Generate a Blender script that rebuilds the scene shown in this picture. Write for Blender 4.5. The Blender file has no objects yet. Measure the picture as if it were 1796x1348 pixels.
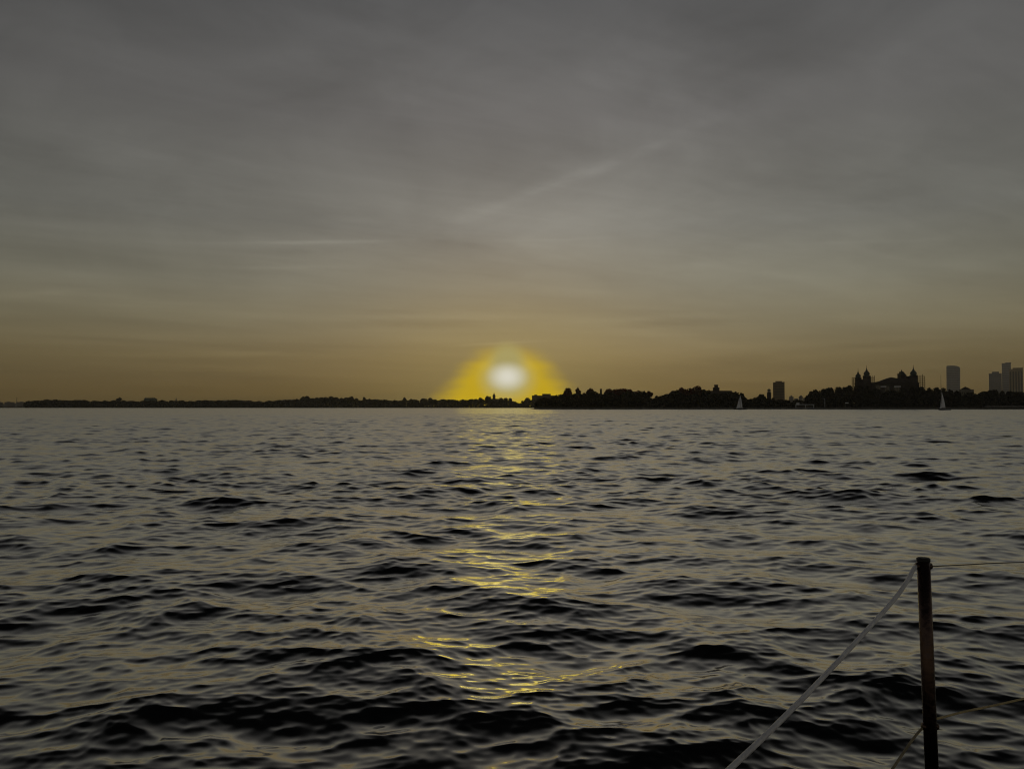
import bpy, math, random
import numpy as np
from mathutils import Vector, Matrix
R = math.radians
sc = bpy.context.scene
col = sc.collection

# ------------------------------------------------------------------ camera
EYE = 2.3                       # eye height over the mean water level, metres
F = 1349.0                      # focal length in photograph pixels (1796 wide)
PITCH = math.atan(39.4 / F)
cam_d = bpy.data.cameras.new('camera')
cam = bpy.data.objects.new('camera', cam_d)
col.objects.link(cam)
cam.location = (0, 0, EYE)
cam.rotation_euler = (R(90) + PITCH, 0, 0)
cam_d.sensor_width = 36.0
cam_d.lens = 36.0 * F / 1796.0
cam_d.clip_start = 0.05
cam_d.clip_end = 60000
sc.camera = cam

def at(px, py, Y):
    """world point seen at photograph pixel (px, py), Y metres ahead"""
    u = (px - 898.0) / F
    v = (674.0 - py) / F
    c, s = math.cos(PITCH), math.sin(PITCH)
    d = Vector((u, c - v * s, s + v * c))
    return Vector((0, 0, EYE)) + d * (Y / d.y)
def zat(py, Y): return at(898, py, Y).z
def xat(px, Y): return at(px, 700, Y).x

sc.cycles.filter_width = 1.1      # a sharp phone lens
# ------------------------------------------------------------------ sun, sky, exposure
SUN_EL, SUN_AZ = 2.25, -0.35    # degrees; azimuth from +Y towards +X
sun_dir = Vector((math.sin(R(SUN_AZ)) * math.cos(R(SUN_EL)), math.cos(R(SUN_AZ)) * math.cos(R(SUN_EL)), math.sin(R(SUN_EL))))
sd = bpy.data.lights.new('sun', 'SUN')
sd.energy = 0.013                # last minutes before sunset, behind thick haze
sd.angle = R(7.5)
sd.color = (1.0, 0.78, 0.05)
sun = bpy.data.objects.new('sun', sd)
col.objects.link(sun)
sun.rotation_euler = sun_dir.to_track_quat('Z', 'Y').to_euler()
sun.location = (0, 0, 50)

vs = sc.view_settings
sc.display_settings.display_device = 'sRGB'
vs.view_transform = 'Standard'; vs.look = 'None'; vs.exposure = 0; vs.gamma = 1; vs.use_curve_mapping = False

def lin(r, g, b):
    f = lambda c: (c / 255 / 12.92) if c / 255 <= 0.04045 else ((c / 255 + 0.055) / 1.055) ** 2.4
    return (f(r), f(g), f(b), 1)

class Nodes:
    """small helper for wiring shader nodes"""
    def __init__(s, tree): s.t = tree; s.n = tree.nodes; s.l = tree.links; s.n.clear()
    def new(s, typ, **kw):
        n = s.n.new(typ)
        for k, v in kw.items(): setattr(n, k, v)
        return n
    def put(s, sock, v):
        if hasattr(v, 'is_output'): s.l.new(v, sock)
        else: sock.default_value = v
    def m(s, op, a, b=0.0, c=0.0, clamp=False):
        n = s.new('ShaderNodeMath', operation=op, use_clamp=clamp)
        s.put(n.inputs[0], a); s.put(n.inputs[1], b); s.put(n.inputs[2], c)
        return n.outputs[0]
    def ss(s, x, lo, hi, a=0.0, b=1.0):
        n = s.new('ShaderNodeMapRange', interpolation_type='SMOOTHSTEP')
        s.put(n.inputs[0], x); s.put(n.inputs[1], lo); s.put(n.inputs[2], hi); s.put(n.inputs[3], a); s.put(n.inputs[4], b)
        return n.outputs[0]
    def mix(s, f, a, b, typ='MIX'):
        n = s.new('ShaderNodeMix', data_type='RGBA', blend_type=typ)
        s.put(n.inputs[0], f); s.put(n.inputs[6], a); s.put(n.inputs[7], b)
        return n.outputs[2]
    def noise(s, vec, scale, detail=3.0, rough=0.5, dist=0.0, out=0):
        n = s.new('ShaderNodeTexNoise')
        s.put(n.inputs['Vector'], vec); s.put(n.inputs['Scale'], scale); s.put(n.inputs['Detail'], detail)
        s.put(n.inputs['Roughness'], rough); s.put(n.inputs['Distortion'], dist)
        return n.outputs[out]
    def xyz(s, x, y, z=0.0):
        n = s.new('ShaderNodeCombineXYZ')
        s.put(n.inputs[0], x); s.put(n.inputs[1], y); s.put(n.inputs[2], z)
        return n.outputs[0]
    def gauss(s, x, w):
        q = s.m('DIVIDE', x, w)
        return s.m('EXPONENT', s.m('MULTIPLY', s.m('MULTIPLY', q, q), -1.0))
    def ramp(s, f, stops):
        n = s.new('ShaderNodeValToRGB'); s.put(n.inputs[0], f)
        e = n.color_ramp.elements
        while len(e) > 1: e.remove(e[0])
        e[0].position = stops[0][0]; e[0].color = stops[0][1]
        for p, c in stops[1:]:
            k = e.new(p); k.color = c
        return n.outputs[0]

def build_sky():
    w = bpy.data.worlds.new('World'); sc.world = w; w.use_nodes = True
    N = Nodes(w.node_tree)
    tc = N.new('ShaderNodeTexCoord')
    sp = N.new('ShaderNodeSeparateXYZ'); N.l.new(tc.outputs['Generated'], sp.inputs[0])
    x, y, z = sp.outputs
    elev = N.m('MULTIPLY', N.m('ARCSINE', z), 180 / math.pi)
    az = N.m('MULTIPLY', N.m('ARCTAN2', x, y), 180 / math.pi)
    dx = N.m('SUBTRACT', az, SUN_AZ)
    adx = N.m('ABSOLUTE', dx)
    dy = N.m('SUBTRACT', elev, SUN_EL)
    # air: clear-sky model
    sky = N.new('ShaderNodeTexSky', sky_type='NISHITA')
    sky.sun_disc = False; sky.sun_elevation = R(SUN_EL); sky.sun_rotation = R(SUN_AZ)
    sky.air_density = 1.6; sky.dust_density = 4.0; sky.ozone_density = 2.0
    air = N.mix(1.0, sky.outputs[0], (SKYK, SKYK, SKYK, 1), 'MULTIPLY')
    # veil of high thin overcast, brighter towards the sun
    K = 1.0 / 90
    veil = N.ramp(N.m('MULTIPLY', elev, K, clamp=True), [
        (0.0, lin(108, 90, 51)), (1.2 * K, lin(116, 97, 57)), (3.4 * K, lin(130, 116, 81)), (6 * K, lin(136, 129, 104)),
        (9 * K, lin(134, 132, 117)), (13 * K, lin(126, 126, 119)), (20.5 * K, lin(108, 107, 105)), (28 * K, lin(90, 90, 90)),
        (42 * K, lin(44, 45, 47)), (60 * K, lin(30, 31, 34)), (1.0, lin(24, 25, 29))])
    fall = N.m('ADD', N.m('MULTIPLY', N.gauss(N.m('SUBTRACT', dx, 4.0), 26.0), 0.40), N.ss(adx, 60.0, 140.0, 0.60, 0.80))
    # azimuth matters less overhead
    fall = N.m('ADD', N.m('MULTIPLY', fall, N.ss(elev, 20, 60, 1, 0.5)), N.ss(elev, 20, 60, 0.0, 0.4))
    # cirrus seen on a plane 1 unit up, so that it foreshortens towards the horizon
    zz = N.m('ADD', N.m('MAXIMUM', z, 0.0), 0.045)
    cx, cy = N.m('DIVIDE', x, zz), N.m('DIVIDE', y, zz)
    ca, sa = math.cos(R(28)), math.sin(R(28))
    rx = N.m('ADD', N.m('MULTIPLY', cx, ca), N.m('MULTIPLY', cy, sa))
    ry = N.m('SUBTRACT', N.m('MULTIPLY', cy, ca), N.m('MULTIPLY', cx, sa))
    big = N.noise(N.xyz(N.m('MULTIPLY', rx, 0.35), N.m('MULTIPLY', ry, 0.75), 3.1), 1.0, 4.0, 0.55, 0.6)
    fine = N.noise(N.xyz(N.m('MULTIPLY', rx, 0.9), N.m('MULTIPLY', ry, 3.2), 7.7), 1.4, 8.0, 0.66, 1.2)
    bands = N.noise(N.xyz(N.m('MULTIPLY', az, 0.035), N.m('MULTIPLY', elev, 0.75), 1.3), 1.0, 4.0, 0.55, 0.5)
    c = N.m('ADD', N.m('MULTIPLY', N.m('SUBTRACT', big, 0.5), 0.95), N.m('MULTIPLY', N.m('SUBTRACT', fine, 0.5), 0.30))
    mott = N.noise(N.xyz(N.m('MULTIPLY', az, 0.075), N.m('MULTIPLY', elev, 0.15), 9.2), 1.0, 5.0, 0.6, 0.7)
    c = N.m('ADD', N.m('MULTIPLY', c, N.ss(elev, 4, 14, 0.35, 0.8)), N.m('MULTIPLY', N.m('SUBTRACT', mott, 0.5), N.ss(elev, 4, 14, 0.1, 0.55)))
    c = N.m('ADD', c, N.m('MULTIPLY', N.m('SUBTRACT', bands, 0.5), N.ss(elev, 2, 13, 0.55, 0.0)))
    # a few cirrus streaks that stand out: (azimuth, elevation, tilt, half length, half width, amount)
    wob = N.m('MULTIPLY', N.m('SUBTRACT', N.noise(N.xyz(N.m('MULTIPLY', az, 0.12), N.m('MULTIPLY', elev, 0.12), 0.4), 1.0, 3.0, 0.5), 0.5), 2.2)
    brk = N.ss(N.noise(N.xyz(N.m('MULTIPLY', az, 0.22), N.m('MULTIPLY', elev, 0.9), 5.5), 1.0, 6.0, 0.65, 0.8), 0.30, 0.70, 0.45, 1.3)
    for (a0, e0, tilt, hl, hw, amt) in STREAKS:
        t = R(tilt)
        u = N.m('SUBTRACT', az, a0); v = N.m('SUBTRACT', N.m('ADD', elev, N.m('MULTIPLY', wob, min(1, hw * 0.8))), e0)
        p = N.m('ADD', N.m('MULTIPLY', u, math.cos(t)), N.m('MULTIPLY', v, math.sin(t)))
        q = N.m('SUBTRACT', N.m('MULTIPLY', v, math.cos(t)), N.m('MULTIPLY', u, math.sin(t)))
        g = N.m('MULTIPLY', N.m('MULTIPLY', N.gauss(p, hl), N.gauss(q, hw)), brk if hw < 1.7 else 1.0)
        c = N.m('ADD', c, N.m('MULTIPLY', g, amt))
    gain = N.m('MULTIPLY', fall, N.m('ADD', 1.0, c))
    g3 = N.xyz(gain, gain, gain)
    veil = N.mix(1.0, veil, g3, 'MULTIPLY')
    # the low haze is browner to both sides of the sun
    base = N.mix(1.0, veil, air, 'ADD')
    # glow round the sun
    halo = N.m('MULTIPLY', N.gauss(dx, 9.0), N.gauss(dy, 5.0))
    base = N.mix(N.m('MULTIPLY', halo, 0.45), base, lin(166, 150, 92))
    wn = N.m('MULTIPLY', N.m('SUBTRACT', N.noise(N.xyz(N.m('MULTIPLY', az, 0.25), N.m('MULTIPLY', elev, 0.9), 2.0), 1.0, 3.0), 0.5), 0.3)
    tri = N.m('ADD', N.m('ADD', N.m('DIVIDE', adx, 5.6), N.m('DIVIDE', N.m('MAXIMUM', elev, 0.0), 7.0)), wn)
    base = N.mix(N.m('MULTIPLY', N.ss(tri, 0.70, 1.18, 0.98, 0.0), N.ss(elev, 2.8, 5.0, 1.0, 0.0)), base, lin(220, 184, 0))
    # pale core, its upper lobe and the veiled disc
    core = N.m('SQRT', N.m('ADD', N.m('POWER', N.m('DIVIDE', adx, 2.25), 2), N.m('POWER', N.m('DIVIDE', N.m('SUBTRACT', elev, 2.15), 1.85), 2)))
    base = N.mix(N.ss(core, 0.25, 1.2, 1.0, 0.0), base, lin(200, 190, 128))
    lobe = N.m('SQRT', N.m('ADD', N.m('POWER', N.m('DIVIDE', adx, 1.5), 2), N.m('POWER', N.m('DIVIDE', N.m('SUBTRACT', elev, 3.5), 1.5), 2)))
    base = N.mix(N.ss(lobe, 0.3, 1.15, 0.9, 0.0), base, lin(180, 168, 108))
    disc = N.m('SQRT', N.m('ADD', N.m('POWER', N.m('DIVIDE', adx, 1.35), 2), N.m('POWER', N.m('DIVIDE', dy, 0.95), 2)))
    base = N.mix(N.ss(disc, 0.05, 1.4, 1.0, 0.0), base, lin(252, 248, 230))
    bg = N.new('ShaderNodeBackground'); N.l.new(base, bg.inputs[0]); bg.inputs[1].default_value = 1.0
    out = N.new('ShaderNodeOutputWorld'); N.l.new(bg.outputs[0], out.inputs[0])
SKYK = 0.006
STREAKS = [   # (azimuth, elevation, tilt, half length, half width, amount), degrees
    (-14.5, 11.75, 3.8, 6.5, 0.13, 0.20), (-15.7, 11.0, 2, 3.5, 0.3, -0.12), (-17.3, 9.85, 3.5, 5.5, 0.16, 0.09),
    (5.5, 16.95, 18.5, 9.0, 0.42, 0.16), (8.0, 15.6, 18.5, 7.0, 1.7, 0.07), (4.0, 19.4, 18.5, 7.0, 1.8, -0.06),
    (18.0, 25.0, -10, 5.0, 2.5, -0.18), (19.0, 20.6, 8, 4.0, 0.8, 0.05), (31.0, 18.2, 10, 6.0, 2.6, -0.10), (-32.0, 11.2, 0, 9.0, 2.2, -0.12),
    (-23.0, 15.5, -12, 6.0, 1.3, 0.09), (-31.0, 23.0, 10, 12.0, 4.0, -0.12), (-7.5, 6.65, 1, 9.0, 0.18, 0.10), (-8.0, 6.05, 1, 9.0, 0.35, -0.13),
    (10.6, 6.5, 1.5, 8.0, 0.18, 0.09), (11.0, 5.95, 1, 8.0, 0.3, -0.08), (-1.2, 4.72, 3.5, 3.2, 0.1, 0.28), (-20.3, 3.8, 0, 5.0, 0.2, 0.10),
    (-31.9, 7.15, 8, 1.8, 0.2, 0.15), (13.9, 10.2, 5, 2.5, 0.3, 0.08), (25.6, 11.0, -3, 6.0, 0.12, 0.06), (30.8, 7.8, 0, 4.0, 0.7, -0.08), (3.0, 12.3, 1, 4.0, 0.1, 0.08)]
build_sky()

# ------------------------------------------------------------------ materials
def mat(name, rgb, rough=0.8, var=0.25, scale=1.0, metal=0.0, spec=0.3, bump=0.0, bscale=8.0):
    m = bpy.data.materials.new(name); m.use_nodes = True
    N = Nodes(m.node_tree)
    b = N.new('ShaderNodeBsdfPrincipled'); o = N.new('ShaderNodeOutputMaterial')
    N.l.new(b.outputs[0], o.inputs[0])
    tc = N.new('ShaderNodeTexCoord')
    n = N.noise(tc.outputs['Object'], scale, 4.0, 0.6)
    lo = tuple(c * (1 - var) for c in rgb) + (1,); hi = tuple(min(1, c * (1 + var)) for c in rgb) + (1,)
    N.l.new(N.mix(N.ss(n, 0.3, 0.7), lo, hi), b.inputs['Base Color'])
    b.inputs['Roughness'].default_value = rough; b.inputs['Metallic'].default_value = metal
    b.inputs['Specular IOR Level'].default_value = spec
    if bump:
        bp = N.new('ShaderNodeBump'); bp.inputs['Strength'].default_value = bump; bp.inputs['Distance'].default_value = 0.02
        N.l.new(N.noise(tc.outputs['Object'], bscale, 4.0), bp.inputs['Height']); N.l.new(bp.outputs[0], b.inputs['Normal'])
    return m
M = {}
M['leaf'] = mat('foliage', (0.020, 0.021, 0.009), 0.9, 0.5, 0.25, spec=0.1)
M['leaf_flare'] = mat('foliage_flare_tint', (0.045, 0.018, 0.010), 0.9, 0.5, 0.25, spec=0.1)  # red tint of the sun's flare painted into the leaf colour
M['bark'] = mat('bark', (0.05, 0.036, 0.026), 0.95, 0.4, 0.8)
M['earth'] = mat('earth', (0.035, 0.033, 0.018), 0.95, 0.4, 0.05)
M['stone'] = mat('dark_stone', (0.08, 0.075, 0.065), 0.9, 0.4, 0.4)
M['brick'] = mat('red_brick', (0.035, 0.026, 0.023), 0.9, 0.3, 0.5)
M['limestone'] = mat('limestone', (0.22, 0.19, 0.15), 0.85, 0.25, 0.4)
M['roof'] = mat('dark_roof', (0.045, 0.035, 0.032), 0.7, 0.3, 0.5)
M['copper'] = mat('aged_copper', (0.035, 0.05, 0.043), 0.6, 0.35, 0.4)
M['glass'] = mat('window_glass', (0.03, 0.035, 0.04), 0.12, 0.2, 0.5, spec=0.8)
M['tower_wall'] = mat('pale_cladding', (0.42, 0.39, 0.37), 0.6, 0.12, 0.03)
M['tower_dark'] = mat('grey_cladding', (0.32, 0.29, 0.275), 0.6, 0.12, 0.03)
M['tan'] = mat('tan_cladding', (0.34, 0.26, 0.15), 0.7, 0.15, 0.05)
M['tan_dark'] = mat('brown_brick_tower', (0.17, 0.12, 0.06), 0.8, 0.2, 0.05)
M['scaffold'] = mat('scaffold_plank', (0.17, 0.12, 0.045), 0.8, 0.3, 0.5)
M['white'] = mat('white_paint', (0.72, 0.72, 0.74), 0.5, 0.08, 0.3)
M['sail'] = mat('sailcloth', (0.9, 0.9, 0.92), 0.7, 0.06, 0.5)
M['sail_grey'] = mat('sailcloth_grey', (0.84, 0.84, 0.87), 0.7, 0.06, 0.5)
for k in ('sail', 'sail_grey'):
    nt = M[k].node_tree; pb = next(q for q in nt.nodes if q.type == 'BSDF_PRINCIPLED'); ou = next(q for q in nt.nodes if q.type == 'OUTPUT_MATERIAL')
    tr = nt.nodes.new('ShaderNodeBsdfTranslucent'); mx = nt.nodes.new('ShaderNodeMixShader'); mx.inputs[0].default_value = 0.55
    nt.links.new(pb.inputs['Base Color'].links[0].from_socket, tr.inputs[0]); nt.links.new(pb.outputs[0], mx.inputs[1]); nt.links.new(tr.outputs[0], mx.inputs[2]); nt.links.new(mx.outputs[0], ou.inputs[0])
M['hull'] = mat('dark_hull', (0.06, 0.065, 0.08), 0.4, 0.2, 0.3)
M['spar'] = mat('spar_metal', (0.25, 0.24, 0.23), 0.45, 0.1, 1.0, metal=0.6)
M['tower_glass'] = mat('tinted_tower_glass', (0.26, 0.25, 0.24), 0.4, 0.3, 0.02)
M['glass_brown'] = mat('brown_tinted_glass', (0.09, 0.07, 0.045), 0.4, 0.3, 0.05)
M['green_wall'] = mat('grey_green_panel', (0.12, 0.15, 0.12), 0.8, 0.2, 0.05)
M['concrete'] = mat('pale_concrete', (0.40, 0.38, 0.36), 0.85, 0.2, 0.2)
M['hill'] = mat('far_wooded_hill', (0.05, 0.05, 0.035), 0.95, 0.3, 0.01)

for k, c, f in (('leaf', (0.05, 0.03, 0.006, 1), 0.25), ('leaf_flare', (0.26, 0.024, 0.015, 1), 0.5)):  # the red translucent colour carries the flare tint too
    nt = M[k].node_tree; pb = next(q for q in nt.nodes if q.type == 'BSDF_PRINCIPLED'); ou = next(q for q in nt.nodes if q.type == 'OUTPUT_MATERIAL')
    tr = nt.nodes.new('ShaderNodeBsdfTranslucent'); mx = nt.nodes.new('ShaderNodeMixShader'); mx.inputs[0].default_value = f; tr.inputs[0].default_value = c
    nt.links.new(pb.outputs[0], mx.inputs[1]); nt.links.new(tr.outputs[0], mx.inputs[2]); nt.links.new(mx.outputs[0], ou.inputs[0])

# ------------------------------------------------------------------ water: one sheet, sea surface as a sum of trochoidal waves
def build_water():
    rng = np.random.default_rng(11)
    # wave components
    n = 300
    lam = np.exp(np.linspace(math.log(0.07), math.log(12.0), n)) * np.exp(rng.uniform(-0.01, 0.01, n))
    lp = 3.6                                                     # dominant wavelength, metres
    shape = np.exp(-0.9 * (lam / lp) ** 2.2) * (lam / lp) ** 0.22 + 0.16 * np.exp(-(np.log(lam / 0.28) / 0.8) ** 2)   # slope spectrum per log wavelength
    var = shape / shape.sum() * SLOPE_VAR
    k = 2 * math.pi / lam
    amp = np.sqrt(2 * var) / k
    spread = np.where(lam > 1.5, 0.82, 0.95)
    th = rng.normal(0, 1, n) * spread + R(-95)                   # travel roughly towards the boat
    kx, ky = k * np.cos(th), k * np.sin(th)
    ph = rng.uniform(0, 2 * math.pi, n)
    # radial grid, dense in front of the boat
    rs = [2.2]
    while rs[-1] < 5900:
        r = rs[-1]
        rs.append(r + max(0.018, 0.0031 * r) if r < 260 else r * 1.03)
    rs = np.array(rs)
    a1 = R(39)
    fine = np.arange(-a1, a1, 0.0016)
    mid = np.arange(a1, R(80), 0.006)
    back = np.arange(R(80), 2 * math.pi - R(80), R(3))
    cols = np.concatenate([fine, mid, back, np.sort(2 * math.pi - mid)])
    nr, nc = len(rs), len(cols)
    X0 = rs[:, None] * np.sin(cols)[None, :]
    Y0 = rs[:, None] * np.cos(cols)[None, :]
    X, Y, Z = X0.copy(), Y0.copy(), np.zeros_like(X0)
    dr = np.gradient(rs)
    # gusts: patches where the chop is higher or lower
    env = np.zeros_like(X0)
    for i in range(14):
        t, l = rng.uniform(0, 2 * math.pi), rng.uniform(3.5, 26.0)
        env += np.sin((X0 * np.cos(t) * 0.6 + Y0 * np.sin(t)) * 2 * math.pi / l + rng.uniform(0, 6.28))
    env = np.exp(0.055 * env); env /= math.sqrt(np.mean(env ** 2))
    lost = np.zeros(nr)
    for i in range(n):
        w = np.clip((lam[i] / dr - 2.2) / 2.5, 0, 1)             # leave out what the grid cannot carry
        lost += var[i] * (1 - w ** 2)
        m = np.nonzero(w > 0)[0]
        if len(m) == 0: continue
        e = m[-1] + 1
        p = kx[i] * X0[:e] + ky[i] * Y0[:e] + ph[i]
        aw = (amp[i] * w[:e])[:, None]
        aw = aw * env[:e]
        s = np.sin(p) * aw
        X[:e] -= np.cos(th[i]) * s * CHOP; Y[:e] -= np.sin(th[i]) * s * CHOP
        Z[:e] += np.cos(p) * aw
    X += math.cos(R(-95)) * LEAN * Z; Y += math.sin(R(-95)) * LEAN * Z      # wind-driven: crests lean forward
    v = np.empty((nr * nc + 1, 3), np.float32)
    v[:-1, 0] = X.ravel(); v[:-1, 1] = Y.ravel(); v[:-1, 2] = Z.ravel(); v[-1] = (0, 0, 0)
    idx = np.arange(nr * nc).reshape(nr, nc)
    a = idx[:-1]; b = np.roll(idx, -1, 1)[:-1]; c = np.roll(idx, -1, 1)[1:]; d = idx[1:]
    quads = np.stack([a, d, c, b], -1).reshape(-1, 4)
    tri = np.stack([np.full(nc, nr * nc), idx[0], np.roll(idx[0], -1)], -1)
    me = bpy.data.meshes.new('water')
    loops = np.concatenate([quads.ravel(), tri.ravel()]).astype(np.int32)
    starts = np.concatenate([np.arange(len(quads)) * 4, len(quads) * 4 + np.arange(len(tri)) * 3]).astype(np.int32)
    me.vertices.add(len(v)); me.vertices.foreach_set('co', v.ravel())
    me.loops.add(len(loops)); me.loops.foreach_set('vertex_index', loops)
    me.polygons.add(len(starts)); me.polygons.foreach_set('loop_start', starts)
    me.update(calc_edges=True)
    me.polygons.foreach_set('use_smooth', np.ones(len(starts), bool))
    at_ = me.attributes.new('fine_slope', 'FLOAT', 'POINT')
    at_.data.foreach_set('value', np.concatenate([np.repeat(np.sqrt(lost), nc), [0.1]]).astype(np.float32))
    me.validate()
    o = bpy.data.objects.new('water', me); col.objects.link(o); o['kind'] = 'structure'
    m = bpy.data.materials.new('harbour_water'); m.use_nodes = True
    N = Nodes(m.node_tree)
    bsdf = N.new('ShaderNodeBsdfGlossy', distribution='GGX'); body = N.new('ShaderNodeBsdfDiffuse'); mixs = N.new('ShaderNodeMixShader')
    out = N.new('ShaderNodeOutputMaterial'); N.l.new(mixs.outputs[0], out.inputs[0]); N.l.new(body.outputs[0], mixs.inputs[1]); N.l.new(bsdf.outputs[0], mixs.inputs[2])
    bsdf.inputs['Color'].default_value = (1, 0.985, 0.945, 1); body.inputs['Color'].default_value = (0.006, 0.0065, 0.006, 1)
    at2 = N.new('ShaderNodeAttribute', attribute_name='fine_slope')
    s = at2.outputs['Fac']
    geo = N.new('ShaderNodeNewGeometry')
    pos = geo.outputs['Position']
    # waves too small or too far for the mesh: half as slope noise, half as roughness
    n1 = N.noise(pos, 0.55, 3.0, 0.6, 0.3, out=1); n2 = N.noise(pos, 3.0, 2.0, 0.6, 0.3, out=1)
    sub = N.new('ShaderNodeVectorMath', operation='SUBTRACT'); N.l.new(N.mix(0.5, n1, n2), sub.inputs[0]); sub.inputs[1].default_value = (0.5, 0.5, 0.5)
    mul = N.new('ShaderNodeVectorMath', operation='MULTIPLY'); N.l.new(sub.outputs[0], mul.inputs[0]); mul.inputs[1].default_value = (1, 1, 0)
    scl = N.new('ShaderNodeVectorMath', operation='SCALE'); N.l.new(mul.outputs[0], scl.inputs[0]); N.l.new(N.m('MULTIPLY', s, 2.6), scl.inputs['Scale'])
    add = N.new('ShaderNodeVectorMath', operation='ADD'); N.l.new(geo.outputs['Normal'], add.inputs[0]); N.l.new(scl.outputs[0], add.inputs[1])
    nor = N.new('ShaderNodeVectorMath', operation='NORMALIZE'); N.l.new(add.outputs[0], nor.inputs[0])
    N.l.new(nor.outputs[0], bsdf.inputs['Normal'])
    lw = N.new('ShaderNodeLayerWeight'); lw.inputs['Blend'].default_value = 0.5; N.l.new(nor.outputs[0], lw.inputs['Normal'])
    N.l.new(N.ss(lw.outputs['Facing'], 0.47, 0.98, 0.028, 0.97), mixs.inputs[0])   # reflection grows towards grazing view
    N.l.new(N.m('SQRT', N.m('ADD', N.m('MULTIPLY', s, 0.36), 0.003)), bsdf.inputs['Roughness'])
    me.materials.append(m)
    return o
SLOPE_VAR = 0.0275
LEAN = 0.8
CHOP = 1.45
build_water()

# ------------------------------------------------------------------ mesh and object helpers
class MB:
    """collects shapes and links them as one mesh object"""
    def __init__(s): s.v = []; s.f = []
    def add(s, vs_, fs):
        b = len(s.v); s.v += [tuple(p) for p in vs_]; s.f += [tuple(i + b for i in f) for f in fs]; return s
    def box(s, x0, x1, y0, y1, z0, z1):
        return s.add([(x, y, z) for z in (z0, z1) for y in (y0, y1) for x in (x0, x1)],
                     [(0, 2, 3, 1), (4, 5, 7, 6), (0, 1, 5, 4), (2, 6, 7, 3), (0, 4, 6, 2), (1, 3, 7, 5)])
    def loft(s, rings, cap=True):
        n = len(rings[0]); vs_ = [p for r in rings for p in r]; fs = []
        for i in range(len(rings) - 1):
            for j in range(n):
                a, b = i * n + j, i * n + (j + 1) % n
                fs.append((a, b, b + n, a + n))
        if cap:
            fs.append(tuple(range(n - 1, -1, -1))); fs.append(tuple(range((len(rings) - 1) * n, len(rings) * n)))
        return s.add(vs_, fs)
    def tube(s, pts, rad, n=8):
        pts = [Vector(p) for p in pts]; rings = []
        for i, p in enumerate(pts):
            d = (pts[min(i + 1, len(pts) - 1)] - pts[max(i - 1, 0)]).normalized()
            a = d.cross(Vector((0, 0, 1)) if abs(d.z) < 0.95 else Vector((1, 0, 0))).normalized(); b = d.cross(a)
            r = rad[i] if isinstance(rad, (list, tuple)) else rad
            rings.append([p + (a * math.cos(2 * math.pi * j / n) + b * math.sin(2 * math.pi * j / n)) * r for j in range(n)])
        return s.loft(rings)
    def lathe(s, cx, cy, prof, n=16):
        return s.loft([[(cx + r * math.cos(2 * math.pi * j / n), cy + r * math.sin(2 * math.pi * j / n), z) for j in range(n)] for r, z in prof])
    def prism(s, poly, y0, y1):
        """an outline in x, z drawn out from y0 to y1"""
        n = len(poly)
        return s.add([(x, y0, z) for x, z in poly] + [(x, y1, z) for x, z in poly],
                     [tuple(range(n - 1, -1, -1)), tuple(range(n, 2 * n))] + [(j, (j + 1) % n, (j + 1) % n + n, j + n) for j in range(n)])
    def mesh(s, name, m, smooth=False):
        me = bpy.data.meshes.new(name); me.from_pydata(s.v, [], s.f); me.materials.append(m)
        if smooth: me.polygons.foreach_set('use_smooth', [True] * len(me.polygons))
        me.update(); return me
    def build(s, name, m, parent=None, loc=(0, 0, 0), smooth=False):
        o = bpy.data.objects.new(name, s.mesh(name, m, smooth)); col.objects.link(o); o.location = loc
        if parent is not None: o.parent = parent
        return o

def tag(o, label, cat, group=None, kind=None):
    if label: o['label'] = label
    if cat: o['category'] = cat
    if group: o['group'] = group
    if kind: o['kind'] = kind
    return o
def thing(name, label, cat, loc=(0, 0, 0), group=None):
    o = bpy.data.objects.new(name, None); col.objects.link(o); o.location = loc; o.empty_display_size = 1
    return tag(o, label, cat, group)

# ------------------------------------------------------------------ land
NEAR, FAR = 800.0, 1900.0       # distances of the near island's wall and of the far shore
GZ = 2.2                        # height of the filled ground on the island
rnd = random.Random(5)

def land_strip(name, x0, x1, y0, y1, z, m, step, rough):
    b = MB(); n = int((x1 - x0) / step)
    rows = [(y0, -0.8), (y0 + 0.8, z * 0.55), (y0 + 4, z), (y0 + (y1 - y0) * 0.5, z + 0.4), (y1, z)]
    vs_ = []
    for y, h in rows:
        for i in range(n + 1):
            vs_.append((x0 + (x1 - x0) * i / n, y + rnd.uniform(-rough, rough), h + (rnd.uniform(-rough, rough) * 0.3 if h > 0 else 0)))
    b.add(vs_, [(r * (n + 1) + i, r * (n + 1) + i + 1, (r + 1) * (n + 1) + i + 1, (r + 1) * (n + 1) + i) for r in range(len(rows) - 1) for i in range(n)])
    o = b.build(name, m, smooth=True); o['kind'] = 'structure'; return o
land_strip('shore', -4600, 4600, FAR, 5700, 2.0, M['earth'], 25, 1.5)
land_strip('island_ground', xat(938, NEAR), 760, NEAR + 1.5, NEAR + 330, GZ, M['earth'], 12, 0.6)

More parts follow.
